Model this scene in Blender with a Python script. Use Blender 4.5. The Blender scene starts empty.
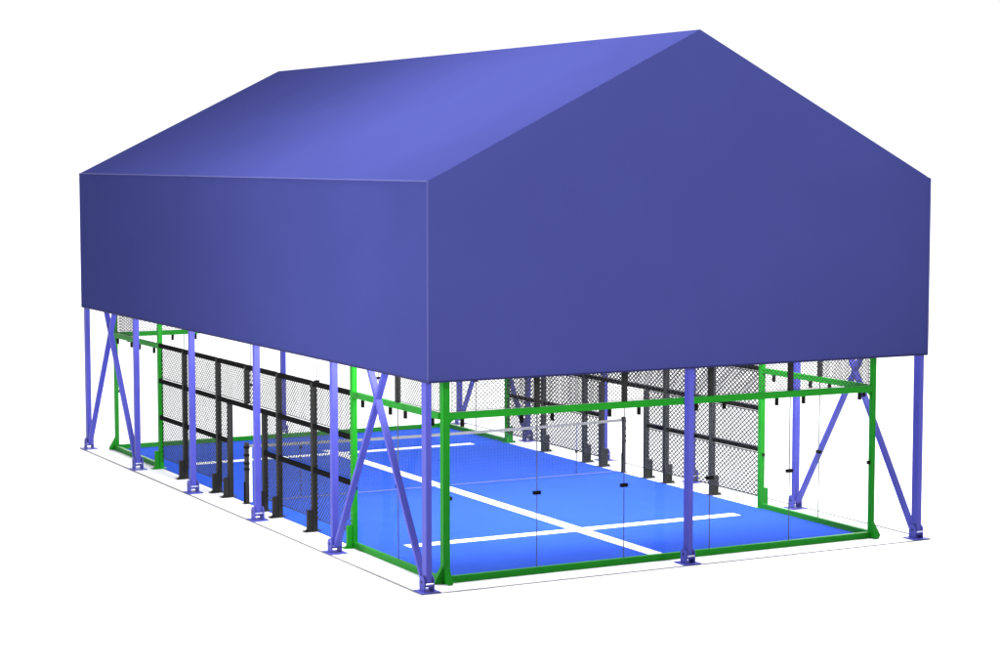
import bpy, bmesh, math
from mathutils import Vector, Matrix

S = bpy.context.scene
COL = S.collection

# ------------------------------------------------------------------ materials
def mat(name, col, rough=0.5, spec=0.5, var=0.06, scale=3.0, bump=0.0, metal=0.0):
    m = bpy.data.materials.new(name); m.use_nodes = True
    nt = m.node_tree; b = nt.nodes['Principled BSDF']
    b.inputs['Roughness'].default_value = rough
    b.inputs['Specular IOR Level'].default_value = spec
    b.inputs['Metallic'].default_value = metal
    tc = nt.nodes.new('ShaderNodeTexCoord')
    nz = nt.nodes.new('ShaderNodeTexNoise'); nz.inputs['Scale'].default_value = scale
    nz.inputs['Detail'].default_value = 5
    nt.links.new(tc.outputs['Object'], nz.inputs['Vector'])
    rp = nt.nodes.new('ShaderNodeValToRGB')
    rp.color_ramp.elements[0].position = 0.3; rp.color_ramp.elements[1].position = 0.7
    rp.color_ramp.elements[0].color = [c * (1 - var) for c in col] + [1]
    rp.color_ramp.elements[1].color = [min(1, c * (1 + var)) for c in col] + [1]
    nt.links.new(nz.outputs['Fac'], rp.inputs['Fac'])
    nt.links.new(rp.outputs['Color'], b.inputs['Base Color'])
    if bump:
        n2 = nt.nodes.new('ShaderNodeTexNoise'); n2.inputs['Scale'].default_value = 90
        nt.links.new(tc.outputs['Object'], n2.inputs['Vector'])
        bp = nt.nodes.new('ShaderNodeBump'); bp.inputs['Strength'].default_value = bump
        bp.inputs['Distance'].default_value = 0.01
        nt.links.new(n2.outputs['Fac'], bp.inputs['Height'])
        nt.links.new(bp.outputs['Normal'], b.inputs['Normal'])
    return m

M = {
    'white': mat('white_paving', (0.88, 0.88, 0.88), 0.9, 0.0, 0.01, 0.4),
    'joint': mat('grey_joint', (0.18, 0.18, 0.185), 0.9, 0.1, 0.1, 6),
    'turf': mat('blue_turf', (0.032, 0.094, 0.52), 0.9, 0.0, 0.05, 1.2, 0.25),
    'line': mat('white_line', (0.88, 0.88, 0.88), 0.8, 0.0, 0.01, 8),
    'fabric': mat('blue_fabric', (0.0345, 0.0398, 0.155), 0.8, 0.0, 0.03, 0.6, 0.08),
    'edge_light': mat('lilac_edge_light', (0.060, 0.064, 0.20), 0.7, 0.05, 0.03, 3),  # lighter tone stands in for the highlight along the cloth edges
    'dark_hem': mat('navy_hem', (0.012, 0.012, 0.06), 0.7, 0.1, 0.03, 3),
    'purple': mat('lilac_paint', (0.060, 0.063, 0.36), 0.5, 0.15, 0.04, 4),
    'green': mat('green_paint', (0.007, 0.205, 0.009), 0.5, 0.10, 0.05, 4),
    'rail': mat('black_rail_paint', (0.004, 0.004, 0.004), 0.8, 0.03, 0.1, 5),
    'black': mat('black_paint', (0.018, 0.018, 0.0165), 0.6, 0.1, 0.1, 5),
    'wire': mat('black_wire', (0.045, 0.045, 0.045), 0.7, 0.1, 0.1, 20),
    'netcord': mat('net_cord', (0.03, 0.05, 0.12), 0.8, 0.0, 0.1, 20),
    'band': mat('grey_band', (0.17, 0.17, 0.162), 0.8, 0.1, 0.06, 9),
    'clamp': mat('black_clamp', (0.006, 0.0055, 0.005), 0.7, 0.04, 0.1, 30),
    'seal': mat('grey_seal', (0.05, 0.055, 0.07), 0.4, 0.3, 0.3, 7),
    'steel': mat('pale_steel', (0.55, 0.56, 0.75), 0.3, 0.5, 0.05, 10, 0, 0.5),
    'hole': mat('dark_hole', (0.01, 0.01, 0.01), 0.7, 0.2, 0.1, 20),
    'brass': mat('worn_bronze', (0.016, 0.014, 0.011), 0.5, 0.2, 0.15, 20),
}
def glass():
    m = bpy.data.materials.new('clear_glass'); m.use_nodes = True
    nt = m.node_tree; nt.nodes.clear()
    o = nt.nodes.new('ShaderNodeOutputMaterial'); mx = nt.nodes.new('ShaderNodeMixShader')
    t = nt.nodes.new('ShaderNodeBsdfTransparent'); g = nt.nodes.new('ShaderNodeBsdfGlossy')
    t.inputs['Color'].default_value = (0.985, 0.99, 0.988, 1); g.inputs['Roughness'].default_value = 0.03
    mx.inputs['Fac'].default_value = 0.006
    nt.links.new(t.outputs[0], mx.inputs[1]); nt.links.new(g.outputs[0], mx.inputs[2])
    nt.links.new(mx.outputs[0], o.inputs['Surface'])
    return m
M['glass'] = glass()

# ------------------------------------------------------------------ mesh helpers
class MB:
    def __init__(s): s.bm = bmesh.new()
    def box(s, a, b, mi=0):
        x0, x1 = sorted((a[0], b[0])); y0, y1 = sorted((a[1], b[1])); z0, z1 = sorted((a[2], b[2]))
        v = [s.bm.verts.new(p) for p in ((x0,y0,z0),(x1,y0,z0),(x1,y1,z0),(x0,y1,z0),(x0,y0,z1),(x1,y0,z1),(x1,y1,z1),(x0,y1,z1))]
        for q in ((3,2,1,0),(4,5,6,7),(0,1,5,4),(1,2,6,5),(2,3,7,6),(3,0,4,7)):
            s.bm.faces.new([v[i] for i in q]).material_index = mi
        return s
    def bar(s, p, q, side, w, t, mi=0):
        """rectangular bar from p to q; w along side, t along the third axis"""
        p, q, side = Vector(p), Vector(q), Vector(side).normalized()
        d = (q - p).normalized(); up = d.cross(side).normalized(); side = up.cross(d).normalized()
        vs = []
        for c in (p, q):
            for a, b in ((-1,-1),(1,-1),(1,1),(-1,1)):
                vs.append(s.bm.verts.new(c + side*a*w/2 + up*b*t/2))
        for f in ((3,2,1,0),(4,5,6,7),(0,1,5,4),(1,2,6,5),(2,3,7,6),(3,0,4,7)):
            s.bm.faces.new([vs[i] for i in f]).material_index = mi
        return s
    def prism(s, pts, off, mi=0):
        """closed polygon pts (3-D) extruded by the vector off"""
        off = Vector(off); n = len(pts)
        a = [s.bm.verts.new(p) for p in pts]; b = [s.bm.verts.new(Vector(p) + off) for p in pts]
        s.bm.faces.new(a[::-1]).material_index = mi; s.bm.faces.new(b).material_index = mi
        for i in range(n):
            j = (i + 1) % n
            s.bm.faces.new([a[i], a[j], b[j], b[i]]).material_index = mi
        return s
    def cyl(s, p, q, r, n=10, mi=0):
        p, q = Vector(p), Vector(q); d = (q - p).normalized()
        u = d.orthogonal().normalized(); w = d.cross(u)
        return s.prism([p + u*r*math.cos(2*math.pi*k/n) + w*r*math.sin(2*math.pi*k/n) for k in range(n)], q - p, mi)
    def build(s, name, mats, parent=None, bevel=0.0, seg=2):
        bmesh.ops.recalc_face_normals(s.bm, faces=s.bm.faces[:])
        me = bpy.data.meshes.new(name); s.bm.to_mesh(me); s.bm.free()
        for m in (mats if isinstance(mats, (list, tuple)) else [mats]): me.materials.append(M[m])
        o = bpy.data.objects.new(name, me); COL.objects.link(o)
        if parent:
            o.parent = parent
            o.matrix_parent_inverse = Matrix.Translation(-parent.location) if parent.type == 'EMPTY' else Matrix.Identity(4)
        if bevel:
            md = o.modifiers.new('edge', 'BEVEL'); md.width = bevel; md.segments = seg; md.limit_method = 'ANGLE'
        return o

def tag(o, label=None, cat=None, group=None, kind=None):
    for k, v in (('label', label), ('category', cat), ('group', group), ('kind', kind)):
        if v: o[k] = v
    return o
def empty(name, loc, label, cat, group=None):
    o = bpy.data.objects.new(name, None); COL.objects.link(o); o.location = loc; o.empty_display_size = 0.3
    return tag(o, label, cat, group, 'thing')

W, L = 10.0, 20.0          # court, metres

# ------------------------------------------------------------------ the setting
g = MB(); n = 64
g.prism([(5 + 900*math.cos(2*math.pi*k/n), 10 + 900*math.sin(2*math.pi*k/n), -0.3) for k in range(n)], (0, 0, 0.3))
tag(g.build('ground', 'white'), kind='structure')

j = MB(); t = 0.040
X0, X1, Y0, Y1 = -0.76, 10.93, -0.73, 20.72
j.box((X0-t, Y0-t, 0.001), (X1+t, Y0+t, 0.004)); j.box((X0-t, Y1-t, 0.001), (X1+t, Y1+t, 0.004))
j.box((X0-t, Y0+t, 0.001), (X0+t, Y1-t, 0.004)); j.box((X1-t, Y0+t, 0.001), (X1+t, Y1-t, 0.004))
tag(j.build('paving_joint', 'joint'), kind='structure')

c = MB(); c.box((0.03, 0.05, -0.02), (W-0.03, L-0.05, 0.012))
tag(c.build('court_surface', 'turf'), kind='structure')
lw = 0.16
for nm, a, b in (('service_line', (0.97, 3.59-lw), (9.05, 3.59+lw)), ('service_line', (0.97, 16.41-lw), (9.05, 16.41+lw))):
    tag(MB().box((a[0], a[1], 0.010), (b[0], b[1], 0.017)).build(nm, 'line'), kind='structure')
tag(MB().box((5.0-lw, 0.06, 0.010), (5.0+lw, 17.1, 0.021)).build('centre_line', 'line'), kind='structure')

# ------------------------------------------------------------------ woven wire
def wire_panel(mb, plane, const, a0, a1, z0, z1, r=0.016, px=0.12, pz=0.10):
    """diamond mesh between a0..a1 and z0..z1, in the plane x=const ('x') or y=const ('y')"""
    k = pz / px
    def P(a, z): return (const, a, z) if plane == 'x' else (a, const, z)
    nrm = (1, 0, 0) if plane == 'x' else (0, 1, 0)
    for sgn in (1, -1):
        cs = [z - sgn*k*a for a in (a0, a1) for z in (z0, z1)]
        q = math.ceil(min(cs)/pz)
        while q*pz < max(cs):
            cc = q*pz; q += 1
            lo = max(a0, min((z0-cc)/(sgn*k), (z1-cc)/(sgn*k))); hi = min(a1, max((z0-cc)/(sgn*k), (z1-cc)/(sgn*k)))
            if hi - lo < 0.01: continue
            off = 0.004*sgn
            p, r2 = list(P(lo, cc+sgn*k*lo)), list(P(hi, cc+sgn*k*hi))
            i = 0 if plane == 'x' else 1
            p[i] += off; r2[i] += off
            mb.bar(p, r2, nrm, r*0.45, r)
    # selvedge wires
    for p, q2 in (((a0, z0), (a1, z0)), ((a0, z1), (a1, z1)), ((a0, z0), (a0, z1)), ((a1, z0), (a1, z1))):
        mb.bar(P(*p), P(*q2), nrm, r*0.6, r)
    return mb

RZ0, RZ1 = 3.06, 3.19      # green top rail
TOP = 4.15                 # top of the posts and of the mesh

def clip(x, y, parent):
    MB().box((x-0.03, y-0.03, RZ0-0.15), (x+0.03, y+0.03, RZ0-0.002)).build('clip', 'clamp', parent, 0.006)

def corner_post(x, y, sx, sy, parent, s=0.05):
    """square post with splayed foot gussets and rail gussets; sx, sy = outward direction"""
    b = MB(); b.box((x-s, y-s, 0), (x+s, y+s, TOP))
    for d, ax in ((sx, 0), (sy, 1)):
        # outward foot flare
        def Q(u, z, w): return (x + d*u, y + w, z) if ax == 0 else (x + w, y + d*u, z)
        off = (0, 0.10, 0) if ax == 0 else (0.10, 0, 0)
        b.prism([Q(s, 0.012, -0.05), Q(s+0.17, 0.012, -0.05), Q(s+0.17, 0.05, -0.05), Q(s, 0.34, -0.05)], off)
        # inward bracket under the top rail (concave)
        arc = [Q(-s, RZ0-0.004, -0.02), Q(-s, RZ0-0.17, -0.02)]
        arc += [Q(-s-0.17+0.17*math.cos(a), RZ0-0.17+0.166*math.sin(a), -0.02) for a in [math.radians(d2) for d2 in (22, 45, 68)]]
        arc += [Q(-s-0.17, RZ0-0.004, -0.02)]
        b.prism(arc, (0, 0.04, 0) if ax == 0 else (0.04, 0, 0))
    return b.build('corner_post', 'green', parent, 0.006)

SEAMS = (2.0, 3.93, 5.92, 7.85)
def end_wall(y, out, label):
    root = empty('glass_end_wall', (W/2, y, 0), label, 'glass wall', 'end glass walls of the court')
    sy = out
    corner_post(0.06, y, -1, sy, root, 0.07 if out < 0 else 0.05); corner_post(W-0.06, y, 1, sy, root)
    MB().box((0.135, y-0.05, 0.0), (W-0.115, y+0.05, 0.13)).build('base_rail', 'green', root, 0.008)
    MB().box((0.135, y-0.05, RZ0), (W-0.115, y+0.05, RZ1)).build('top_rail', 'green', root, 0.008)
    xs = (0.14,) + SEAMS + (W-0.12,)
    for i in range(5):
        gl = MB().box((xs[i]+0.012, y-0.006, 0.132), (xs[i+1]-0.012, y+0.006, RZ0-0.002)).build('glass_panel', 'glass', root)
        ms = wire_panel(MB(), 'y', y, xs[i]+0.05, xs[i+1]-0.05, RZ1+0.02, TOP-0.03, 0.0095, 0.09, 0.08).build('mesh_panel', 'wire', root)
    for x in SEAMS:
        MB().box((x-0.0065, y-0.008, 0.132), (x+0.0065, y+0.008, RZ0-0.002)).build('seal', 'seal', root)
        MB().box((x-0.045, y-0.045, RZ1+0.002), (x+0.045, y+0.045, TOP)).build('mesh_post', 'black', root, 0.006)
        MB().box((x-0.08, y-0.03, 1.52), (x+0.08, y+0.03, 1.59)).build('clamp', 'clamp', root, 0.008)
        clip(x-0.33, y, root); clip(x+0.33, y, root)
    for x in (0.42, W-0.40): clip(x, y, root)
    for x, d in ((0.06, 1), (W-0.06, -1)):
        k = 0.075 if (x < 1 and out < 0) else 0.055
        MB().box((x+d*k, y-0.03, 1.55), (x+d*(k+0.06), y+0.03, 1.62)).build('clamp', 'clamp', root, 0.006)
    return root

end_wall(0.0, -1, 'green framed glass wall at the near end, below the big gable')
end_wall(L, 1, 'green framed glass wall at the far end of the court, behind the net')

def foot(x, y, sx, m, parent):
    """upright bracket outside a fence post and its foot plate"""
    b = MB(); b.box((x+sx*0.062, y-0.05, 0.0), (x+sx*0.165, y+0.05, 0.46))
    b.build('foot_bracket', m, parent, 0.006)
    b = MB(); b.box((x-sx*0.13, y-0.085, 0.0), (x+sx*0.24, y-0.052, 0.022)); b.box((x-sx*0.13, y-0.0515, 0.0), (x-sx*0.057, y+0.085, 0.022))
    b.box((x+sx*0.167, y-0.0515, 0.0), (x+sx*0.24, y+0.085, 0.022)); b.cyl((x+sx*0.2, y-0.04, 0.02), (x+sx*0.2, y-0.04, 0.06), 0.022, 8)
    b.build('foot_plate', m, parent)

def bolts(b, x, y0, z0, z1, sx, n, mi=1):
    for k in range(n):
        z = z0 + (z1-z0)*(k+0.5)/n
        b.box((x-sx*0.018, y0-0.006, z-0.035), (x-sx*0.046, y0+0.002, z+0.035), mi)

def side_wall(x, sx, y0, y1, near, label):
    """glass return wall, from the corner (y0) to the green post (y1)"""
    root = empty('glass_side_wall', (x, (y0+y1)/2, 0), label, 'glass wall', 'glass side walls at the corners')
    d = 1 if y1 > y0 else -1
    ya = y0 + d*(0.075 if (near and sx < 0) else 0.055)
    b = MB().box((x-0.055, y1-0.06, 0), (x+0.055, y1+0.06, TOP)); 
    fy = y1-0.06
    bolts(b, x, fy, 0.15, RZ1, sx, 26 if d < 0 else 0, 1)
    b.build('post', ['green', 'hole'], root, 0.006)
    foot(x, y1, sx, 'green', root)
    lo, hi = sorted((ya, y1-d*0.062))
    xo = x
    MB().box((xo-0.045, lo, 0.0), (xo+0.045, hi, 0.125)).build('base_rail', 'green', root, 0.008)
    MB().box((xo-0.045, lo, RZ0+0.003), (xo+0.045, hi, RZ1-0.003)).build('top_rail', 'green', root, 0.008)
    ym = y0 + d*1.92
    for a, c2 in ((ya, ym), (ym, y1-d*0.062)):
        p, q = sorted((a, c2))
        MB().box((xo-0.006, p+0.012, 0.127), (xo+0.006, q-0.012, RZ0)).build('glass_panel', 'glass', root)
    MB().box((xo-0.008, ym-0.0065, 0.127), (xo+0.008, ym+0.0065, RZ0)).build('seal', 'seal', root)
    MB().box((xo-0.03, ym-0.08, 1.52), (xo+0.03, ym+0.08, 1.59)).build('clamp', 'clamp', root, 0.008)
    MB().box((xo-0.03, y1-d*0.064, 1.20), (xo+0.03, y1-d*0.12, 1.26)).build('clamp', 'clamp', root, 0.006)
    MB().box((xo-0.045, ym-0.045, RZ1), (xo+0.045, ym+0.045, TOP)).build('mesh_post', 'black', root, 0.006)
    p, q = sorted((y0+d*0.09, ym-d*0.05))
    wire_panel(MB(), 'x', xo, p, q, RZ1+0.02, TOP-0.03, 0.0095, 0.09, 0.08).build('mesh_panel', 'wire', root)
    for yy in (y0+d*0.4, ym-d*0.34, ym+d*0.34, y1-d*0.45): clip(xo, yy, root)
    return root

side_wall(0.0, -1, 0.0, 4.02, True, 'green framed glass side wall between the nearest corner post and the black mesh')
side_wall(W+0.02, 1, 0.0, 4.06, True, 'green framed glass side wall at the right, beside the rightmost lilac cross brace')
side_wall(0.0, -1, L, 16.12, False, 'green framed glass side wall at the far left corner, behind the leftmost cross brace')
side_wall(W+0.02, 1, L, 16.2, False, 'green framed glass side wall at the back right corner, behind the net')

def mesh_fence(x, sx, ya, yb, posts, doors, label):
    """black wire fence of three rails; a door opening below the middle rail"""
    root = empty('mesh_fence', (x, 10, 0), label, 'mesh fence', 'black mesh fences along the court')
    def post(y, z0, z1, floor=True):
        b = MB().box((x-0.055, y-0.055, z0), (x+0.055, y+0.055, z1))
        bolts(b, x, y-0.055, z0+0.1, z1-0.05, sx, int((z1-z0)*8))
        b.build('post', ['black', 'hole'], root, 0.005)
        if floor: foot(x, y, sx, 'black', root)
    H, Z2, Z1, h = 3.15, 2.25, 1.32, 0.055
    for y in posts: post(y, 0, H+0.02)
    for y in doors: post(y, 0, Z2-h-0.002)
    post(10.0, Z2+h+0.002, H+0.02, False)
    allp = sorted(list(posts) + [10.0]); xr = x + sx*0.022
    def rails(ys, z):
        for a, c2 in zip(ys[:-1], ys[1:]):
            MB().box((xr-0.034, a+0.057, z-h), (xr+0.034, c2-0.057, z+h)).build('rail', 'rail', root, 0.012)
    ends = [ya] + allp + [yb]
    rails(ends, H)
    rails([ya] + list(posts[:len(posts)//2]) , Z2); 
    lo = list(posts[:len(posts)//2]); hi = list(posts[len(posts)//2:])
    rails([lo[-1], hi[0]], Z2); rails(hi + [yb], Z2)
    rails([ya] + lo + [doors[0]], Z1); rails([doors[1]] + hi + [yb], Z1)
    xm = x - sx*0.044
    def pan(a, c2, z0, z1):
        wire_panel(MB(), 'x', xm, a+0.06, c2-0.06, z0, z1, *((0.014, 0.12, 0.10) if sx < 0 else (0.023, 0.16, 0.11))).build('mesh_panel', 'wire', root)
    for a, c2 in zip(ends[:-1], ends[1:]): pan(a, c2, Z2+h+0.01, H-h-0.01)
    for seq in ([ya] + lo + [doors[0]], [doors[1]] + hi + [yb]):
        for a, c2 in zip(seq[:-1], seq[1:]):
            pan(a, c2, Z1+h+0.01, Z2-h-0.01); pan(a, c2, 0.27, Z1-h-0.01)
    return root

mesh_fence(0.0, -1, 4.02, 16.12, (6.10, 8.06, 11.88, 14.25), (8.93, 11.12), 'black mesh fence with a door gap along the left side of the court')
mesh_fence(W+0.06, 1, 4.06, 16.2, (6.10, 8.10, 12.0, 14.2), (9.0, 11.15), 'black mesh fence with a door gap along the right side of the court')

# ------------------------------------------------------------------ net
net = empty('tennis_net', (5, 10.05, 0), 'low court net with pale top band strung between two black posts', 'net')
yn, NH = 10.06, 1.36
for x, d in ((0.0, 1), (W+0.05, -1)):
    b = MB().box((x-0.045, yn-0.045, 0.015), (x+0.045, yn+0.045, 1.41)); b.box((x-0.09, yn-0.08, 0.0), (x+0.09, yn+0.08, 0.015))
    p = b.build('net_post', 'clamp' if d < 0 else 'brass', net, 0.008)
    for z in (1.30, 1.12, 0.93, 0.80):
        MB().box((x-0.055, yn-0.055, z-0.03), (x+0.055, yn+0.055, z+0.03)).build('bracket', 'clamp', p, 0.008)
    MB().box((x-0.07, yn-0.03, 0.02), (x-0.047, yn+0.03, 0.5)).build('winder', 'clamp', p, 0.005)
    MB().box((x+d*0.055, yn-0.012, 0.03), (x+d*0.125, yn+0.012, NH-0.07)).build('side_band', 'line', net)
def sag(x): return NH - 0.05*(1-((x-5)/5)**2)
xa, xb = 0.06, W-0.01; N = 24
bt, bb, mb = MB(), MB(), MB()
for i in range(N):
    x0, x1 = xa+(xb-xa)*i/N, xa+(xb-xa)*(i+1)/N
    bt.prism([(x0, yn-0.014, sag(x0)-0.065), (x1, yn-0.014, sag(x1)-0.065), (x1, yn-0.014, sag(x1)), (x0, yn-0.014, sag(x0))], (0, 0.028, 0))
bb.box((xa+0.07, yn-0.006, 0.04), (xb-0.07, yn+0.006, 0.054))
bt.build('top_band', 'band', net); bb.build('bottom_band', 'band', net)
x = xa+0.1
while x < xb-0.08:
    mb.bar((x, yn, 0.055), (x, yn, sag(x)-0.076), (1, 0, 0), 0.0025, 0.0025); x += 0.08
z = 0.11
while z < NH-0.14:
    mb.bar((xa+0.07, yn+0.003, z), (xb-0.07, yn+0.003, z), (0, 0, 1), 0.0025, 0.0025); z += 0.08
mb.build('net_mesh', 'netcord', net)
for x, zb in ((1.32, 1.22), (8.68, 0.62)):
    s_ = MB().box((x-0.012, yn-0.012, 0.06), (x+0.012, yn-0.006, 1.28)).build('strap', 'netcord', net)
    MB().box((x-0.035, yn-0.022, zb-0.03), (x+0.035, yn-0.0125, zb+0.03)).build('buckle', 'clamp', s_)
MB().box((4.97, yn-0.018, 0.056), (5.03, yn-0.015, sag(5)-0.0)).build('centre_strap', 'line', net)

# ------------------------------------------------------------------ canopy on its columns
can = empty('canopy_shelter', (5, 10, 0), 'huge blue gabled canopy standing on lilac steel columns over the court', 'canopy')
ex0, ex1, ey0, ey1 = -0.69, 10.67, -0.83, 20.55
ZB, ZE, ZR, xm = 3.87, 7.46, 10.30, 5.06
th = 0.03
def sheet(name, pts, off, mats='fabric', bev=0.012):
    return MB().prism(pts, off).build(name, mats, can, bev)
# five cloth faces, mitred to each other along their edges; a closed offset outline gives the inner side
def outline(o):
    s_ = math.atan2(ZR-ZE, xm-ex0); s2 = math.atan2(ZR-ZE, ex1-xm)
    zl = ZE - o*(1/math.cos(s_) - math.tan(s_)); zr = ZE - o*(1/math.cos(s2) - math.tan(s2))
    return [(ex0+o, ZB), (ex0+o, zl), (xm, ZR - o/math.cos(s_)), (ex1-o, zr), (ex1-o, ZB)]
OUT, INN = outline(0), outline(th)
def hexa(name, idx):
    """cloth panels over consecutive outline points, mitred at the gables"""
    b = MB()
    vo = [[b.bm.verts.new((OUT[i][0], y, OUT[i][1])) for y in (ey0, ey1)] for i in idx]
    vi = [[b.bm.verts.new((INN[i][0], y, INN[i][1])) for y in (ey0+th, ey1-th)] for i in idx]
    F = b.bm.faces.new
    for k in range(len(idx)-1):
        F([vo[k][0], vo[k][1], vo[k+1][1], vo[k+1][0]]); F([vi[k][0], vi[k+1][0], vi[k+1][1], vi[k][1]])
        for e in (0, 1): F([vo[k][e], vo[k+1][e], vi[k+1][e], vi[k][e]])
    for k in (0, len(idx)-1): F([vo[k][0], vo[k][1], vi[k][1], vi[k][0]])
    return b.build(name, 'fabric', can)
hexa('roof', (1, 2, 3)); hexa('side_wall', (0, 1)); hexa('side_wall', (3, 4))
for y, d in ((ey0, 1), (ey1, -1)):
    b = MB()
    vo = [b.bm.verts.new((p[0], y, p[1])) for p in OUT]; vi = [b.bm.verts.new((p[0], y+d*th, p[1])) for p in INN]
    b.bm.faces.new(vo); b.bm.faces.new(vi[::-1])
    for k in range(5):
        q = (k+1) % 5; b.bm.faces.new([vo[k], vo[q], vi[q], vi[k]])
    b.build('gable_wall', 'fabric', can)
def edge_line(name, pts, r, m):
    b = MB()
    for p, q in zip(pts[:-1], pts[1:]): b.cyl(p, q, r, 8)
    return b.build(name, m, can)
for x in (ex0, ex1):  # added tubes on corners and eaves, edge highlight put into their colour
    for y in (ey0, ey1): edge_line('edge_line', [(x, y, ZB), (x, y, ZE)], 0.016, 'edge_light')
    edge_line('edge_line', [(x, ey0, ZE), (x, ey1, ZE)], 0.013, 'edge_light')
edge_line('bottom_hem', [(ex0, ey0, ZB), (ex1, ey0, ZB), (ex1, ey1, ZB), (ex0, ey1, ZB), (ex0, ey0, ZB)], 0.016, 'dark_hem')

def column(x, y, sx, sy):
    b = MB().box((x-sx/2, y-sy/2, 0.10), (x+sx/2, y+sy/2, 6.9))
    c_ = b.build('column', 'purple', can, 0.008)
    MB().box((x-0.19, y-0.20, 0.0), (x+0.19, y+0.20, 0.022)).build('base_plate', 'purple', c_, 0.004)
    for d in (-1, 1):
        xx = x + d*(sx/2 + 0.035); r = 0.105
        pts = [(xx-0.014, y-r, 0.023), (xx-0.014, y+r, 0.023)] + [(xx-0.014, y + r*math.cos(a), 0.20 + r*math.sin(a)) for a in [math.pi*k/8 for k in range(9)]]
        lg = MB().prism(pts, (0.028, 0, 0)).build('lug', 'purple', c_, 0.004)
        MB().cyl((xx+d*0.0145, y, 0.19), (xx+d*0.019, y, 0.19), 0.026).build('bolt_hole', 'hole', lg)
    MB().cyl((x-sx/2-0.02, y-sy/2-0.02, 0.16), (x+sx/2+0.02, y-sy/2-0.02, 0.16), 0.018).build('pin', 'steel', c_)
    return c_
CX0, CX1 = -0.57, 10.71
CY = [-0.52, 3.70, 7.93, 12.10, 16.27, 20.50]
for i, y in enumerate(CY):
    ends = i in (0, 5)
    for x in (CX0, CX1):
        column(x, y, 0.115 if ends else 0.135, 0.19 if ends else 0.115)
column(5.08, CY[0], 0.115, 0.17); column(5.10, CY[5], 0.115, 0.17)
for x in (CX0, CX1):
    for a, c2 in ((0, 1), (4, 5)):
        y0, y1 = CY[a], CY[c2]
        MB().bar((x, y0+0.10, 0.16), (x, y1-0.05, 6.55), (1, 0, 0), 0.13, 0.07).build('brace', 'purple', can, 0.006)
        MB().bar((x, y1-0.10, 0.16), (x, y0+0.05, 6.55), (1, 0, 0), 0.128, 0.07).build('brace', 'purple', can, 0.006)

# ------------------------------------------------------------------ light and air
w = bpy.data.worlds.new('World'); S.world = w; w.use_nodes = True
nt = w.node_tree; bg = nt.nodes['Background']
tc = nt.nodes.new('ShaderNodeTexCoord'); dp = nt.nodes.new('ShaderNodeVectorMath'); dp.operation = 'DOT_PRODUCT'
dp.inputs[1].default_value = (0.72, 0.69, 0.0)
mr = nt.nodes.new('ShaderNodeMapRange'); mr.interpolation_type = 'SMOOTHSTEP'
mr.inputs['From Min'].default_value = -0.1; mr.inputs['From Max'].default_value = 0.8
mr.inputs['To Min'].default_value = 0.2; mr.inputs['To Max'].default_value = 5.6
nt.links.new(tc.outputs['Generated'], dp.inputs[0]); nt.links.new(dp.outputs['Value'], mr.inputs['Value'])
# world is plain white near the ground line, with added fill light higher up
sx = nt.nodes.new('ShaderNodeSeparateXYZ'); cap = nt.nodes.new('ShaderNodeMapRange')
cap.inputs['From Min'].default_value = 0.10; cap.inputs['From Max'].default_value = 0.32
cap.inputs['To Min'].default_value = 1.06; cap.inputs['To Max'].default_value = 9.0
mn = nt.nodes.new('ShaderNodeMath'); mn.operation = 'MINIMUM'
nt.links.new(tc.outputs['Generated'], sx.inputs[0]); nt.links.new(sx.outputs['Z'], cap.inputs['Value'])
nt.links.new(mr.outputs['Result'], mn.inputs[0]); nt.links.new(cap.outputs['Result'], mn.inputs[1])
nt.links.new(mn.outputs[0], bg.inputs['Strength']); bg.inputs['Color'].default_value = (1, 1, 1, 1)

def lamp(name, kind, loc, energy, size, target=None, color=(1, 1, 1)):
    l = bpy.data.lights.new(name, kind); l.energy = energy; l.color = color
    if kind == 'POINT': l.shadow_soft_size = size
    if kind == 'AREA': l.size = size
    o = bpy.data.objects.new(name, l); COL.objects.link(o); o.location = loc
    if target: o.rotation_euler = (Vector(target) - Vector(loc)).to_track_quat('-Z', 'Y').to_euler()
    return o
lamp('studio_lamp', 'POINT', (-2.0, 4.5, 18.0), 10300, 1.0)
lamp('studio_lamp', 'POINT', (-10.5, 2.5, 6.0), 3800, 1.2)
sp = lamp('studio_spot', 'SPOT', (-9.0, -26.0, 11.0), 28000, 1.5, (3.0, -0.8, 8.7))
lamp('studio_lamp', 'POINT', (8.0, -5.5, 24.0), 10000, 1.0)  # added fill lamp, whitens the ground before the gable
sp.data.spot_size = math.radians(33); sp.data.spot_blend = 0.6; sp.data.shadow_soft_size = 1.0
a = lamp('hidden_court_fill', 'AREA', (5.0, 7.4, 7.2), 1550, 9.6, (5.0, 10.0, 0.0))  # added unseen lamp under the canopy, brightens the court
a.data.shape = 'RECTANGLE'; a.data.size = 11.2; a.data.size_y = 15.0; a.rotation_euler = (0, 0, 0)

b = lamp('hidden_court_fill', 'AREA', (5.0, 0.15, 5.9), 2500, 9.6, (5.0, 20.0, 5.9))  # added unseen lamp inside the gable, lights front-facing sides under the canopy
b.data.shape = 'RECTANGLE'; b.data.spread = math.radians(160); b.data.size = 11.2; b.data.size_y = 3.0; b.rotation_euler = (math.pi/2, 0, 0)

# ------------------------------------------------------------------ camera
cam = bpy.data.cameras.new('camera'); co = bpy.data.objects.new('camera', cam); COL.objects.link(co)
cam.sensor_width = 36; cam.lens = 74.156; cam.clip_end = 3000; cam.clip_start = 0.5
co.location = (-16.714, -33.818, 7.871)
yaw, pit = math.radians(27.9246), math.radians(-4.865)
co.rotation_euler = (math.pi/2 + pit, 0, -yaw)
S.camera = co
S.view_settings.view_transform = 'Standard'; S.view_settings.look = 'None'
S.view_settings.exposure = 0; S.view_settings.gamma = 1
